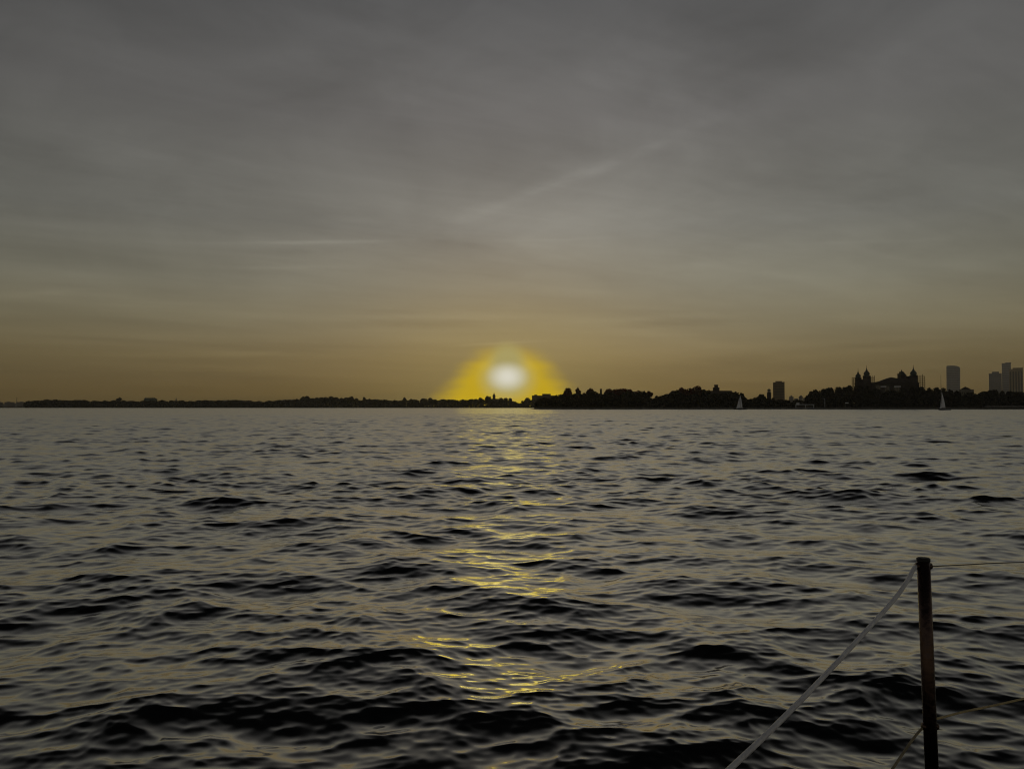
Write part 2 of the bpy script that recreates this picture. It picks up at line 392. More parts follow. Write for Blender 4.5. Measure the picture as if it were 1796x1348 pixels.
def hill(px0, px1, tops, Y):
    b = MB(); x0, x1 = xat(px0, Y), xat(px1, Y); n = 40; vs_ = []
    for d, k in ((0, 0.0), (150, 0.75), (300, 1.0), (600, 0.5)):
        for i in range(n + 1):
            t = i / n; e = math.sin(math.pi * t) ** 0.35
            top = np.interp(px0 + (px1 - px0) * t, [p[0] for p in tops], [p[1] for p in tops])
            vs_.append((x0 + (x1 - x0) * t, Y + d, 1.8 + max(0, zat(top, Y + 300) - 1.8) * k * e + rnd.uniform(-1, 1) * k))
    b.add(vs_, [(r * (n + 1) + i, r * (n + 1) + i + 1, (r + 1) * (n + 1) + i + 1, (r + 1) * (n + 1) + i) for r in range(3) for i in range(n)])
    o = b.build('hills', M['hill'], smooth=True); o['kind'] = 'structure'
hill(305, 425, [(305, 705), (345, 702), (395, 700.2), (425, 703)], 4600)
hill(430, 525, [(430, 703), (470, 700.6), (500, 700), (525, 702)], 4700)
hill(-60, 130, [(-60, 706), (30, 705), (130, 704)], 4800)

# the stone wall at the water's edge of the near island
sw = MB()
x0, x1 = xat(937, NEAR), 760
n = int((x1 - x0) / 9)
for i in range(n):
    a, b_ = x0 + (x1 - x0) * i / n, x0 + (x1 - x0) * (i + 1) / n - 0.12
    j = rnd.uniform(-0.05, 0.05)
    sw.box(a, b_, NEAR + j, NEAR + 1.6, -1.0, 1.75)
    sw.box(a, b_, NEAR - 0.15 + j, NEAR + 1.6, 1.753, 2.1)
tag(sw.build('seawall', M['stone']), 'low dark stone seawall along the water edge of the near island', 'seawall')

# ------------------------------------------------------------------ trees
def leaf_clumps(b, r, blobs, n, size):
    for i in range(n):
        cx, cy, cz, rx, ry, rz = r.choices(blobs, [q[3] * q[4] for q in blobs])[0]
        while True:
            p = Vector((r.uniform(-1, 1), r.uniform(-1, 1), r.uniform(-1, 1)))
            if 0.2 < p.length < 1.02: break
        c = Vector((cx + p.x * rx, cy + p.y * ry, cz + p.z * rz))
        s = size * r.uniform(0.5, 1.25)
        u = Vector((r.gauss(0, 1), r.gauss(0, 1), r.gauss(0, 0.6))).normalized()
        w = u.cross(Vector((r.gauss(0, 1), r.gauss(0, 1), r.gauss(0, 1)))).normalized()
        k = r.uniform(0.4, 0.9)
        b.add([c + u * s, c + w * s * k, c - u * s * r.uniform(0.6, 1), c - w * s * k], [(0, 1, 2, 3)])
def tree_kind(seed, style):
    """unit tree: one high, crown about one wide; returns trunk mesh, crown mesh and a one-mesh version"""
    r = random.Random(seed)
    t = MB(); c = MB(); blobs = []
    if style == 'round':
        base = 0.16; tops = [(r.uniform(-.28, .28), r.uniform(-.28, .28), r.uniform(.42, .80)) for _ in range(8)]
        for q in tops: blobs.append((*q, r.uniform(.13, .22), r.uniform(.13, .22), r.uniform(.11, .18)))
        blobs += [(0, 0, .5, .38, .38, .32), (r.uniform(-.1, .1), 0, .80, .24, .24, .16)]
    elif style == 'umbrella':
        base = 0.5; tops = [(r.uniform(-.30, .30), r.uniform(-.3, .3), r.uniform(.72, .86)) for _ in range(7)]
        for q in tops: blobs.append((*q, r.uniform(.12, .2), r.uniform(.12, .2), r.uniform(.06, .11)))
        blobs += [(r.uniform(-.2, .2), 0, .9, .2, .2, .07), (r.uniform(-.3, .3), 0, .45, .12, .12, .08)]
    elif style == 'tall':
        base = 0.2; tops = [(r.uniform(-.2, .2), r.uniform(-.2, .2), .28 + .09 * i) for i in range(7)]
        for q in tops: blobs.append((*q, r.uniform(.16, .30), r.uniform(.16, .3), r.uniform(.09, .14)))
        blobs += [(0, 0, .9, .12, .12, .1)]
    else:                        # low and bushy, leaves down to the ground
        base = 0.1; tops = [(r.uniform(-.34, .34), r.uniform(-.34, .34), r.uniform(.2, .8)) for _ in range(9)]
        for q in tops: blobs.append((*q, r.uniform(.15, .24), r.uniform(.15, .24), r.uniform(.12, .2)))
        blobs += [(0, 0, .4, .42, .42, .36)]
    bend = (r.uniform(-.03, .03), r.uniform(-.03, .03))
    t.tube([(0, 0, -.03), (bend[0] * .4, bend[1] * .4, base), (bend[0], bend[1], .7)], [.035, .024, .008], 7)
    for q in tops[:6]:
        z = base + (min(q[2], .7) - base) * .45
        t.tube([(bend[0] * .6, bend[1] * .6, z), (q[0] * .5, q[1] * .5, (z + q[2]) / 2 + .02), q], [.014, .009, .004], 5)
    leaf_clumps(c, r, [(q[0], q[1], q[2], q[3] * .55, q[4] * .55, q[5] * .55) for q in blobs], 160, .15)
    leaf_clumps(c, r, blobs, 1000, .065)
    one = MB(); one.add(t.v, t.f); one.add(c.v, c.f)
    return t, c, one
KINDS = {}; FLARE_TINTED = []
for i, (style, count) in enumerate((('round', 4), ('umbrella', 3), ('tall', 3), ('bushy', 4))):
    KINDS[style] = []
    for j in range(count):
        t, c, one = tree_kind(100 + i * 10 + j, style)
        leaf = M['leaf']
        KINDS[style].append((t.mesh('trunk', M['bark'], True), c.mesh('crown', leaf), one.mesh('tree', leaf)))
        rm = KINDS[style][-1][1].copy(); rm.materials.clear(); rm.materials.append(M['leaf_flare'])
        FLARE_TINTED.append(rm); KINDS[style][-1] += (rm,)
def tree(px, top, wpx, Y, style, label, group, parts=True, z0=GZ, name='tree'):
    x = xat(px, Y); h = max(2.0, zat(top, Y) - z0) * 1.02; w = wpx * Y / F * 1.2
    tm, cm, om, rm = rnd.choice(KINDS[style])
    if 960 < px < 1240 and rnd.random() < (1.0 if px < 1135 else 0.4): cm = rm  # crowns near the sun get the leaves with flare red in their colour
    if parts:
        o = thing(name, label, 'tree', (x, Y, z0), group)
        for nm, me in (('trunk', tm), ('crown', cm)):
            k = bpy.data.objects.new(nm, me); col.objects.link(k); k.parent = o
    else:
        o = bpy.data.objects.new(name, om); col.objects.link(o); o.location = (x, Y, z0); tag(o, label, 'tree', group)
    o.scale = (w, w, h); o.rotation_euler.z = rnd.uniform(0, 6.28)
    return o
Rd, Um, Ta, Bu = 'round', 'umbrella', 'tall', 'bushy'

# near island, tree by tree along its skyline: (pixel x, pixel of its top, width, shape, own label)
UNDER_G = 'trees and bushes at the foot of the island'
clumps = [
 ('trees at the left end of the near island', 'dark tree in the clump at the left end of the near island', [
  (975, 695, 16, Bu), (984, 690, 13, Bu), (1024, 688, 16, Rd), (1047, 688, 15, Bu), (1104, 681.5, 20, Rd), (1119, 684, 18, Rd), (1128, 688, 14, Bu), (1084, 681.5, 19, Rd)]),
 ('low trees in the dip of the island skyline', 'low tree in the dip of the island skyline left of the chimney block', [
  (1150, 693, 15, Bu), (1159, 693, 14, Bu)]),
 ('trees round the hospital on the near island', 'dark tree in the wood round the hospital roof on the near island', [
  (1168, 690, 15, Rd), (1179, 687, 16, Rd), (1188, 683, 14, Rd), (1209, 680, 18, Rd), (1216, 679, 16, Rd), (1234, 682, 15, Rd), (1243, 683, 13, Rd), (1272, 687, 17, Bu), (1284, 686, 17, Bu), (1291, 686, 14, Rd)]),
 ('trees below the tan tower block', 'low dark tree between the first sailboat and the tan tower block', [
  (1319, 698, 11, Bu), (1326, 694, 11, Bu), (1334, 690.5, 14, Rd), (1342, 694, 11, Bu), (1353, 696.5, 12, Bu)]),
 ('trees between the tan tower block and the ferry', 'low dark tree between the tan tower block and the ferry', [
  (1367, 699, 13, Bu), (1380, 700, 13, Bu), (1394, 701, 12, Bu), (1404, 702, 12, Bu)]),
 ('trees left of the domed hall', 'dark leafy tree rising towards the left domes of the hall', [
  (1418, 692, 14, Bu), (1432, 682.5, 18, Rd), (1444, 681, 19, Rd), (1470, 677.5, 18, Rd), (1482, 677.5, 18, Rd), (1457, 678.5, 17, Rd)]),
 ('trees in front of the domed hall', 'dark tree standing before the domed hall', [
  (1505, 674.5, 20, Rd), (1521, 675, 20, Rd), (1537, 680, 20, Rd), (1553, 682, 18, Bu), (1568, 682, 18, Bu), (1586, 679.5, 18, Rd), (1600, 676, 18, Rd), (1615, 677, 18, Rd)]),
 ('trees between the domed hall and the grey curved tower', 'dark round tree between the domed hall and the grey curved tower', [
  (1630, 679, 18, Rd), (1642, 678.5, 16, Rd), (1654, 679, 15, Rd), (1666, 682, 16, Rd), (1678, 684, 16, Rd)]),
 ('trees at the right end of the near island', 'dark tree at the right end of the island below the skyscrapers', [
  (1704, 686, 15, Bu), (1713, 688, 13, Bu), (1723, 686, 13, Rd), (1735, 683.5, 16, Rd), (1747, 682.5, 15, Rd), (1758, 684, 15, Rd), (1770, 685, 15, Rd), (1782, 686.5, 15, Rd), (1794, 686, 15, Rd), (1806, 685, 16, Rd)]),
]
for g, lab, ts in clumps:
    for (px, top, w, st) in ts:
        tree(px, top, w, NEAR + rnd.uniform(28, 46), st, lab, g)
for (px, top, w, st, lab) in [
 (996, 679.5, 20, Rd, 'tall flat-topped tree standing highest at the left end of the near island'),
 (1014, 681, 11, Um, 'thin tree with a small loose crown right of the tall flat-topped tree'),
 (1036, 680, 19, Rd, 'loose wide-crowned tree just left of the thin chimney'),
 (1068, 681, 21, Rd, 'broad rounded tree just right of the thin chimney'),
 (1095, 680.5, 22, Rd, 'broadest rounded tree midway between the thin chimney and the skyline dip'),
 (1139, 686.5, 14, Um, 'small tree with a separate crown beside the skyline dip'),
 (1197, 679, 21, Rd, 'wide tree on the left shoulder of the highest hospital tree'),
 (1225, 675.5, 23, Rd, 'highest rounded tree on the wood left of the block chimney'),
 (1300, 688, 15, Rd, 'tree directly behind the sail of the first sailboat'),
 (1308, 697, 9, Bu, 'small bush sloping down right of the first sailboat'),
 (1424, 685, 14, Rd, 'tree at the steep left edge of the hall wood beside the ferry'),
 (1492, 674.5, 16, Rd, 'highest tree beside the left scaffold of the domed hall')]:
    tree(px, top, w, NEAR + rnd.uniform(26, 34), st, lab, None)
# lower growth at the foot, one mass along the wall
ug = MB()
for i in range(36000):
    px = rnd.uniform(938, 1815)
    Y = NEAR + rnd.uniform(4, 26)
    top = np.interp(px, [938, 948, 960, 980, 988, 1128, 1150, 1165, 1300, 1312, 1410, 1422, 1436, 1815], [705, 702, 699, 696, 691, 689, 698, 693, 692, 702, 704, 694, 690, 691])
    z1 = zat(top + 2.5 * math.sin(px * .21) + 2 * math.sin(px * .083), Y)
    z = GZ + (z1 - GZ) * rnd.random() ** 1.15
    c = Vector((xat(px, Y), Y, z)); s = rnd.uniform(.7, 1.7)
    u = Vector((rnd.gauss(0, 1), rnd.gauss(0, 1), rnd.gauss(0, .7))).normalized(); w = u.cross(Vector((rnd.gauss(0, 1), rnd.gauss(0, 1), rnd.gauss(0, 1)))).normalized()
    ug.add([c + u * s, c + w * s * .7, c - u * s, c - w * s * .7], [(0, 1, 2, 3)])
tag(ug.build('undergrowth', M['leaf']), 'dense dark undergrowth behind the seawall of the near island', 'undergrowth', kind='stuff')

# far shore: a low wood that reads as one mass, and the trees that rise from it
prof = [(40, 709), (50, 703), (80, 701.5), (100, 702), (140, 702), (160, 703.5), (200, 703), (245, 703.5), (290, 702.5), (330, 704), (400, 703), (450, 704), (500, 702.5), (520, 701), (560, 700),
        (600, 700), (640, 701), (700, 702), (760, 702), (800, 701), (840, 701), (880, 701), (900, 704), (912, 708), (922, 704), (935, 701), (990, 700)]
wd = MB()
for i in range(32000):
    px = rnd.uniform(42, 990); Y = FAR + rnd.uniform(6, 70)
    top = np.interp(px, [p[0] for p in prof], [p[1] for p in prof]) + 0.7 * math.sin(px * .37) + .6 * math.sin(px * .11 + 1)
    z1 = zat(top, Y); z = 1.5 + max(.5, z1 - 1.5) * rnd.random() ** 1.05
    c = Vector((xat(px, Y), Y, z)); s = rnd.uniform(1.2, 3.0)
    u = Vector((rnd.gauss(0, 1), rnd.gauss(0, 1), rnd.gauss(0, .6))).normalized(); w = u.cross(Vector((rnd.gauss(0, 1), rnd.gauss(0, 1), rnd.gauss(0, 1)))).normalized()
    wd.add([c + u * s, c + w * s * .7, c - u * s, c - w * s * .7], [(0, 1, 2, 3)])
tag(wd.build('woods', M['leaf']), 'long low brownish wood along the far shore', 'woods', kind='stuff')
far_groups = [
 ('trees on the far shore at the left', 'low brownish tree on the far shore at the left, before the wood rises', [
  (60, 702, 16, Rd), (84, 700.5, 22, Rd), (104, 701, 18, Rd), (122, 701.5, 16, Rd), (136, 700.8, 18, Rd), (172, 702, 16, Bu), (184, 701.5, 12, Rd), (228, 702.5, 14, Rd), (284, 701, 14, Rd), (350, 701.5, 16, Rd), (362, 701, 14, Rd),
  (385, 701, 14, Rd), (410, 701.5, 14, Rd), (440, 702, 14, Rd), (508, 701.5, 10, Rd)]),
 ('trees on the higher wooded shore left of the sun', 'brown tree in the higher part of the wooded shore left of the sun', [
  (520, 699, 12, Rd), (529, 697, 12, Rd), (549, 697.5, 11, Rd), (556, 696.5, 13, Rd), (563, 696, 13, Rd), (572, 695.5, 14, Rd), (590, 696, 13, Rd), (599, 697, 13, Rd), (606, 696.5, 13, Rd), (626, 697.5, 11, Rd), (648, 698.5, 9, Rd),
  (657, 699.5, 10, Rd), (668, 700.5, 10, Bu), (680, 701, 10, Bu), (694, 701, 11, Bu), (722, 699, 10, Rd), (731, 700, 11, Bu), (764, 700, 11, Rd), (776, 701, 12, Bu), (788, 700, 14, Rd), (800, 700.5, 12, Bu)]),
 ('trees below the setting sun', 'hazy brown tree on the far shore right below the sun', [
  (812, 700.5, 12, Bu), (824, 700, 12, Rd), (834, 699, 10, Rd), (878, 697, 11, Rd), (886, 697, 10, Rd), (894, 697.5, 9, Rd), (903, 703, 8, Bu), (914, 706, 6, Bu), (920, 700, 8, Bu)]),
]
for g, lab, ts in far_groups:
    for (px, top, w, st) in ts: tree(px, top, w, FAR + rnd.uniform(4, 24), st, lab, g, False, 1.5)
for (px, top, w, st, lab) in [
 (208, 697.5, 11, Um, 'small flat-topped tree rising alone from the far left wood'),
 (415, 700.5, 7, Rd, 'small bump-like tree on the flat far shore left of the higher wood'),
 (538, 693.8, 15, Rd, 'tallest rounded tree at the left end of the higher wooded shore'),
 (582, 694.3, 17, Rd, 'broad tree at the middle of the higher wooded shore'),
 (616, 694.8, 16, Rd, 'broad tree near the right end of the higher wooded shore'),
 (638, 696, 8, Ta, 'narrow tree right of the broad trees on the far shore'),
 (709, 696, 8, Rd, 'lone dark tree with a steep left side on the far shore'),
 (742, 698, 13, Rd, 'left one of two joined round trees left of the yellow glow'),
 (754, 697, 13, Rd, 'right one of two joined round trees left of the yellow glow'),
 (843, 696.5, 10, Rd, 'left stepped tree beside the spire under the sun'),
 (855, 693.8, 11, Rd, 'higher stepped tree touching the spire under the sun'),
 (926, 697, 12, Rd, 'round hazy tree left of the flat-roofed block right of the sun')]:
    tree(px, top, w, FAR - 2 + rnd.uniform(4, 10), st, lab, None, False, 1.5)

# ------------------------------------------------------------------ buildings
def windows(parent, xs, zs, y, w, h, m=None, name='window', depth=0.12):
    for x in xs:
        for z in zs:
            MB().box(x - w / 2, x + w / 2, y - depth, y - 0.003, z - h / 2, z + h / 2).build(name, m or M['glass'], parent)
class Facing:
    """a spot on the land with a front turned towards the harbour: gives the Empty's place and local (x, z) on that front"""
    def __init__(s, px, Y, z0):
        s.px = px; s.loc = Vector((xat(px, Y), Y, z0)); s.z0 = z0
        s.D = s.loc.to_2d().length; s.e2 = s.loc.to_2d() / s.D; s.e1 = Vector((s.e2.y, -s.e2.x))
        s.rot = -math.atan2(s.loc.x, Y); s.k = Y * math.cos(s.rot) / F       # metres along the front per photograph pixel
    def __call__(s, px, py, d=0.0):
        r = at(px, py, 1.0) - Vector((0, 0, EYE)); h = r.to_2d(); t = (s.D + d) / h.dot(s.e2)
        return h.dot(s.e1) * t, EYE + r.z * t - s.z0
    def thing(s, name, label, cat):
        o = thing(name, label, cat, s.loc); o.rotation_euler.z = s.rot; return o

# the domed immigration hall
def hall():
    L = Facing(1556, NEAR + 62, GZ); o = L.thing('domed_hall', 'large dark hall with four domed corner towers and sloping roofs', 'hall')
    x0, zt = L(1499, 673); x1, _ = L(1612, 673)
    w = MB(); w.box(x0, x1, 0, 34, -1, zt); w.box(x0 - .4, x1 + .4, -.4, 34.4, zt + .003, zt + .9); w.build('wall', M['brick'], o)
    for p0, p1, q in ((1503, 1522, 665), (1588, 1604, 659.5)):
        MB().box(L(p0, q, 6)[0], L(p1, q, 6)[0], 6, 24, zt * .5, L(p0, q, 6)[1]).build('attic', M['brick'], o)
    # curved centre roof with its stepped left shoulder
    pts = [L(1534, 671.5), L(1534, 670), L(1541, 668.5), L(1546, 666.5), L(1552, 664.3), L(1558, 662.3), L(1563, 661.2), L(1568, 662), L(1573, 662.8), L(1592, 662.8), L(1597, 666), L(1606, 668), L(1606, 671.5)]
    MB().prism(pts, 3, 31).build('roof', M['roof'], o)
    a, _ = L(1499, 673); b_, zz = L(1534, 668.8)
    MB().prism([(a, zt + .91), (a + 2, zz - 1), (b_, zz - 1), (b_ + .1, zt + .91)], 4, 30).build('side_roof', M['roof'], o)
    for p in (1540, 1556, 1573):
        cx, cz = L(p, 683); pr = [(cx + 3.2 * math.cos(t), cz + 5.6 * math.sin(t)) for t in [math.pi * i / 10 for i in range(11)]] + [(cx - 3.2, cz - 5), (cx + 3.2, cz - 5)]
        f = MB().prism(pr, -.2, -.003).build('arched_window', M['glass'], o)
        fr = MB()
        for i in (-1, 0, 1): fr.box(cx + i * 1.6 - .12, cx + i * 1.6 + .12, -.28, -.203, cz - 5, cz + 3.6)
        fr.build('frame', M['limestone'], f)
    for p0, p1 in ((1544.5, 1554.5), (1568.5, 1580)):
        xa, za = L(p0, 678.6); xb, zb = L(p1, 676.8); MB().box(xa, xb, -.45, -.29, za, zb).build('sky_reflection_band', M['white'], o)  # sky reflection in the window strips, painted as pale bands
    def tower(px, hw, ytop, ydome, rd, yspire, d):
        cx, zt_ = L(px, ytop, d); h = hw * L.k * (1 + d / L.D)
        tb = MB(); tb.box(cx - h, cx + h, d, d + 2 * h, 0, zt_)
        for sx in (-1, 1):
            for sy in (0, 2): tb.box(cx + sx * h * .92 - .7, cx + sx * h * .92 + .7, d + sy * h - .7, d + sy * h + .7, zt * .6, zt_ + 1.6)
        tb.box(cx - h - .35, cx + h + .35, d - .35, d + 2 * h + .35, zt_ + .003, zt_ + .7)
        t = tb.build('tower', M['brick'], o); cy = d + h; r = rd * L.k * (1 + d / L.D)
        _, zd = L(px, ydome, d); _, zs = L(px, yspire, d); H = zd - zt_ - .7
        prof = [(r * .86, zt_ + .71), (r * .90, zt_ + .7 + H * .30), (r * 1.06, zt_ + .7 + H * .34), (r * 1.04, zt_ + .7 + H * .48), (r * .93, zt_ + .7 + H * .66), (r * .70, zt_ + .7 + H * .84), (r * .36, zt_ + .7 + H * .96), (.55, zd)]
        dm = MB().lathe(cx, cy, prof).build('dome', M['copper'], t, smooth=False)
        k = zs - zd
        MB().lathe(cx, cy, [(1.1, zd - .2), (1.25, zd + k * .10), (.75, zd + k * .2), (.42, zd + k * .32), (.55, zd + k * .40), (.22, zd + k * .5), (.12, zs)], 8).build('spire', M['copper'], t)
        for i in (-1, 1):
            MB().box(cx + i * h * .45 - .55, cx + i * h * .45 + .55, d - .12, d - .003, zt_ - 6, zt_ - 1.8).build('window', M['glass'], t)
    tower(1520, 6.3, 661, 650, 5.5, 640.5, -2)
    tower(1602.3, 6.0, 660, 649, 5.6, 639.5, -2)
    tower(1505, 5.2, 664, 655, 4.9, 645, 26)
    # the fourth tower, under a pointed cap
    cx, z1 = L(1582.5, 657.5, 26); h = 7.6 * L.k; tb = MB(); tb.box(cx - h, cx + h, 26, 26 + 2 * h, 0, z1)
    t = tb.build('tower', M['brick'], o)
    _, zm = L(1582, 651.5, 26); _, za = L(1582, 648.3, 26); q = cx - h * .12
    MB().loft([[(q + sx * h * a, 26 + h + sy * h * a, z) for sx, sy in ((-1, -1), (1, -1), (1, 1), (-1, 1))] for a, z in ((1.0, z1 + .003), (.93, z1 + .8), (.42, zm), (.16, zm + .3), (.1, za))]).build('pointed_cap', M['copper'], t)
    MB().box(cx - h * .75, cx - h * .62, 26.5, 27.5, z1, zm + .4).build('corner_post', M['scaffold'], t)
    return L
HL = hall()
def scaffold(px0, px1, top, bays, tops, d, label):
    o = HL.thing('scaffold', label, 'scaffold')
    xa, zt = HL(px0, top, d); xb, _ = HL(px1, top, d)
    o.location = HL.loc + Vector((HL.e1.x * xa + HL.e2.x * d, HL.e1.y * xa + HL.e2.y * d, 0)); x1 = xb - xa
    xs = [x1 * i / bays for i in range(bays + 1)]
    for i, x in enumerate(xs):
        for y in (0, 3):
            MB().box(x - .2, x + .2, y - .2, y + .2, 0, HL(px0, tops[i], d)[1]).build('pole', M['scaffold'], o)
    z = 3.0
    while z < zt - .3:
        MB().box(-.3, x1 + .3, -.4, 3.4, z, z + .45).build('platform', M['scaffold'], o)
        MB().box(-.3, x1 + .3, -.35, -.21, z + 1.0, z + 1.16).build('guard_rail', M['scaffold'], o)
        z += 2.35
    return o
scaffold(1494.3, 1499.6, 662.5, 2, [662, 663, 661.5], 20, 'narrow scaffold at the left side of the leftmost dome')
scaffold(1527.5, 1534, 659, 2, [660.5, 658.5, 658.5], 22, 'short scaffold right of the second dome')
scaffold(1574, 1579, 655, 1, [654, 652.5], 20, 'thin scaffold left of the pointed tower cap')
scaffold(1609.5, 1622, 658, 3, [658, 657.5, 656, 660.5], 4, 'widest scaffold with many platforms right of the rightmost dome')

# hospital on the left part of the island, mostly behind its trees
def hospital():
    L = Facing(1230, NEAR + 58, GZ); o = L.thing('hospital', 'long dark low hospital building with a block chimney, half hidden by trees', 'building')
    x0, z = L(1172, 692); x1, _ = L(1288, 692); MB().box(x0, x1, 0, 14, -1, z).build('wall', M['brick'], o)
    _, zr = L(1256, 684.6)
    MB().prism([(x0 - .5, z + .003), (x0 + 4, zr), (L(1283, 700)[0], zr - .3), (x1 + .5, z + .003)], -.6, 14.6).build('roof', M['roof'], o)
    a, _ = L(1250.5, 690); b_, zc = L(1262, 679); c = MB(); c.box(a, b_, 3, 11, z, zc)
    t = c.build('stair_tower', M['brick'], o)
    a2, z2 = L(1252.5, 674.3); b2, _ = L(1260, 690); k = MB(); k.box(a2 + .3, b2 - .3, 4, 10, zc + .003, z2 - 1); k.box(a2, b2, 3.7, 10.3, z2 - .997, z2); k.build('chimney', M['brick'], t)
    n = 14
    windows(o, [x0 + (x1 - x0) * (i + .5) / n for i in range(n)], (z * .35, z * .72), 0, 1.5, 2.4)
    # second wing to the left
    L2 = Facing(1095, NEAR + 58, GZ); o2 = L2.thing('pavilion', 'dark flat pavilion behind the rounded trees right of the thin chimney', 'building')
    x0, z = L2(1066, 691); zr2 = L2(1095, 686.5)[1]
    MB().box(x0, -x0, 0, 12, -1, z).build('wall', M['brick'], o2)
    MB().prism([(x0 - .5, z + .003), (x0 + 5, zr2), (-x0 - 5, zr2), (-x0 + .5, z + .003)], -.5, 12.5).build('roof', M['roof'], o2)
    windows(o2, [x0 * (1 - (i + .5) / 4) for i in range(8)], (z * .35, z * .72), 0, 1.5, 2.4)
hospital()
def lathe_thing(name, label, cat, px, Y, prof, m, n=12):
    o = MB().lathe(0, 0, [(r, zat(py, Y) - GZ if py is not None else -1) for r, py in prof], n).build(name, m, None, (xat(px, Y), Y, GZ)); return tag(o, label, cat)
lathe_thing('chimney_stack', 'thin dark chimney stack rising between the trees of the near island', 'chimney', 1054, NEAR + 52, [(1.3, None), (1.15, 690), (1.0, 683.2), (1.25, 683), (1.25, 681.8), (.8, 681.7)], M['brick'])
# small turret left of the tan tower block
def turret():
    L = Facing(1349, NEAR + 70, GZ); o = L.thing('turret', 'small dark stepped turret just left of the tan tower block', 'turret')
    z = lambda py: L(1349, py)[1]
    MB().box(-2.3, 2.3, 0, 4.6, -1, z(688)).build('shaft', M['brick'], o)
    MB().box(-1.7, 1.7, .6, 4.0, z(688) + .003, z(684)).build('lantern', M['limestone'], o)
    MB().loft([[(sx * a, 2.3 + sy * a, h) for sx, sy in ((-1, -1), (1, -1), (1, 1), (-1, 1))] for a, h in ((1.9, z(684) + .003), (1.5, z(682.6)), (.3, z(681.6)))]).build('roof', M['copper'], o)
turret()

def tower_block(name, label, px0, px1, top, Y, depth, wall, kind, cap=None, roof=None):
    L = Facing((px0 + px1) / 2, Y, 2.0); o = L.thing(name, label, 'tower'); h = (px1 - px0) / 2 * L.k; z = L(px0, top)[1]
    if roof:
        MB().prism([(-h, -1), (h, -1)] + [L(p, q) for p, q in reversed(roof)], 0, depth).build('wall', wall, o)
    else:
        MB().box(-h, h, 0, depth, -1, z).build('wall', wall, o)
    if kind == 'floors':
        k = int(z / 7.5)
        for i in range(k):
            zz = z * (i + .3) / k
            MB().box(-h * .96, h * .96, -.35, -.003, zz, zz + z / k * .45).build('window_band', M['tower_glass'], o)
    elif kind == 'strips':
        k = 5
        for i in range(k):
            x = -h + 2 * h * (i + .5) / k
            MB().box(x - h / k * .48, x + h / k * .48, -.5, -.003, 4, z * .93).build('window_strip', M['glass'], o)
    elif kind == 'grid':
        k = 9
        for i in range(k):
            zz = z * (i + .35) / k
            MB().box(-h * .9, h * .9, -.3, -.003, zz, zz + z / k * .4).build('window_band', M['glass_brown'], o)
    for (a, b_, t) in cap or []:
        MB().box(L(a, t, 3)[0], L(b_, t, 3)[0], 3, depth - 3, z + .003, L(a, t, 3)[1]).build('rooftop_plant', wall, o)
    return o
tower_block('tower_block', 'tan square tower block standing alone behind the island trees', 1356, 1376.3, 670.3, 1500, 22, M['tan_dark'], 'grid', [(1360, 1372, 668.2), (1374, 1376, 669.2)])
SK = 3300.0
tower_block('skyscraper', 'pale grey skyscraper with a curved top standing alone', 1660, 1684, 643, SK, 45, M['tower_wall'], 'floors', None,
            [(1660, 641.8), (1662, 641.2), (1668, 640.8), (1674, 640.9), (1679, 641.8), (1682, 643.2), (1684, 644.5)])
tower_block('skyscraper', 'shorter grey skyscraper with a stepped top left of the tallest tower', 1735, 1757.5, 654.8, SK - 60, 45, M['tower_dark'], 'floors', [(1739.5, 1752, 651.8)])
tower_block('skyscraper', 'tallest slim grey skyscraper at the right of the skyline', 1758, 1774, 636.8, SK + 90, 40, M['tower_wall'], 'floors', [(1763, 1773.5, 635.5)])
tower_block('skyscraper', 'tan skyscraper with dark vertical stripes at the frame edge', 1770.5, 1795, 647, SK - 180, 50, M['tan'], 'strips', [(1776, 1794, 645)])
# grey roofs far behind the ferry
for (a, b_, t, c, lab) in [(1384, 1392, 695.5, [(1386.5, 1389.5, 693)], 'small grey stepped building right of the tan tower block'),
                          (1393, 1400, 698.5, None, 'small hazy grey building above the left end of the ferry'),
                          (1401, 1408, 694.8, [(1403, 1406.5, 693)], 'hazy grey building with a raised centre above the ferry'),
                          (1408.5, 1416, 697.5, None, 'low hazy grey building between the ferry and the hall wood')]:
    o = tower_block('far_building', lab, a, b_, t, 1700, 20, M['tower_dark'], 'grid', c); o['category'] = 'building'
# pedimented building near the grey tower
def pediment():
    L = Facing(1692, NEAR + 66, GZ); o = L.thing('pedimented_building', 'low dark building with a shallow gable right of the grey curved tower', 'building')
    x0, z = L(1682, 683); x1, _ = L(1708, 683); MB().box(x0, x1, 0, 16, -1, z).build('wall', M['limestone'], o)
    MB().prism([(L(1684, 680)[0], z + .003), (L(1688, 680)[0], L(1692, 680.3)[1]), (L(1693, 680)[0], L(1692, 677.8)[1]), (L(1699, 680)[0], L(1692, 680.3)[1]), (L(1703, 680)[0], z + .003)], -.4, 16.4).build('roof', M['roof'], o)
    windows(o, [x0 + (x1 - x0) * (i + .5) / 7 for i in range(7)], (z * .5, z * .8), 0, 1.2, 2.2)
pediment()
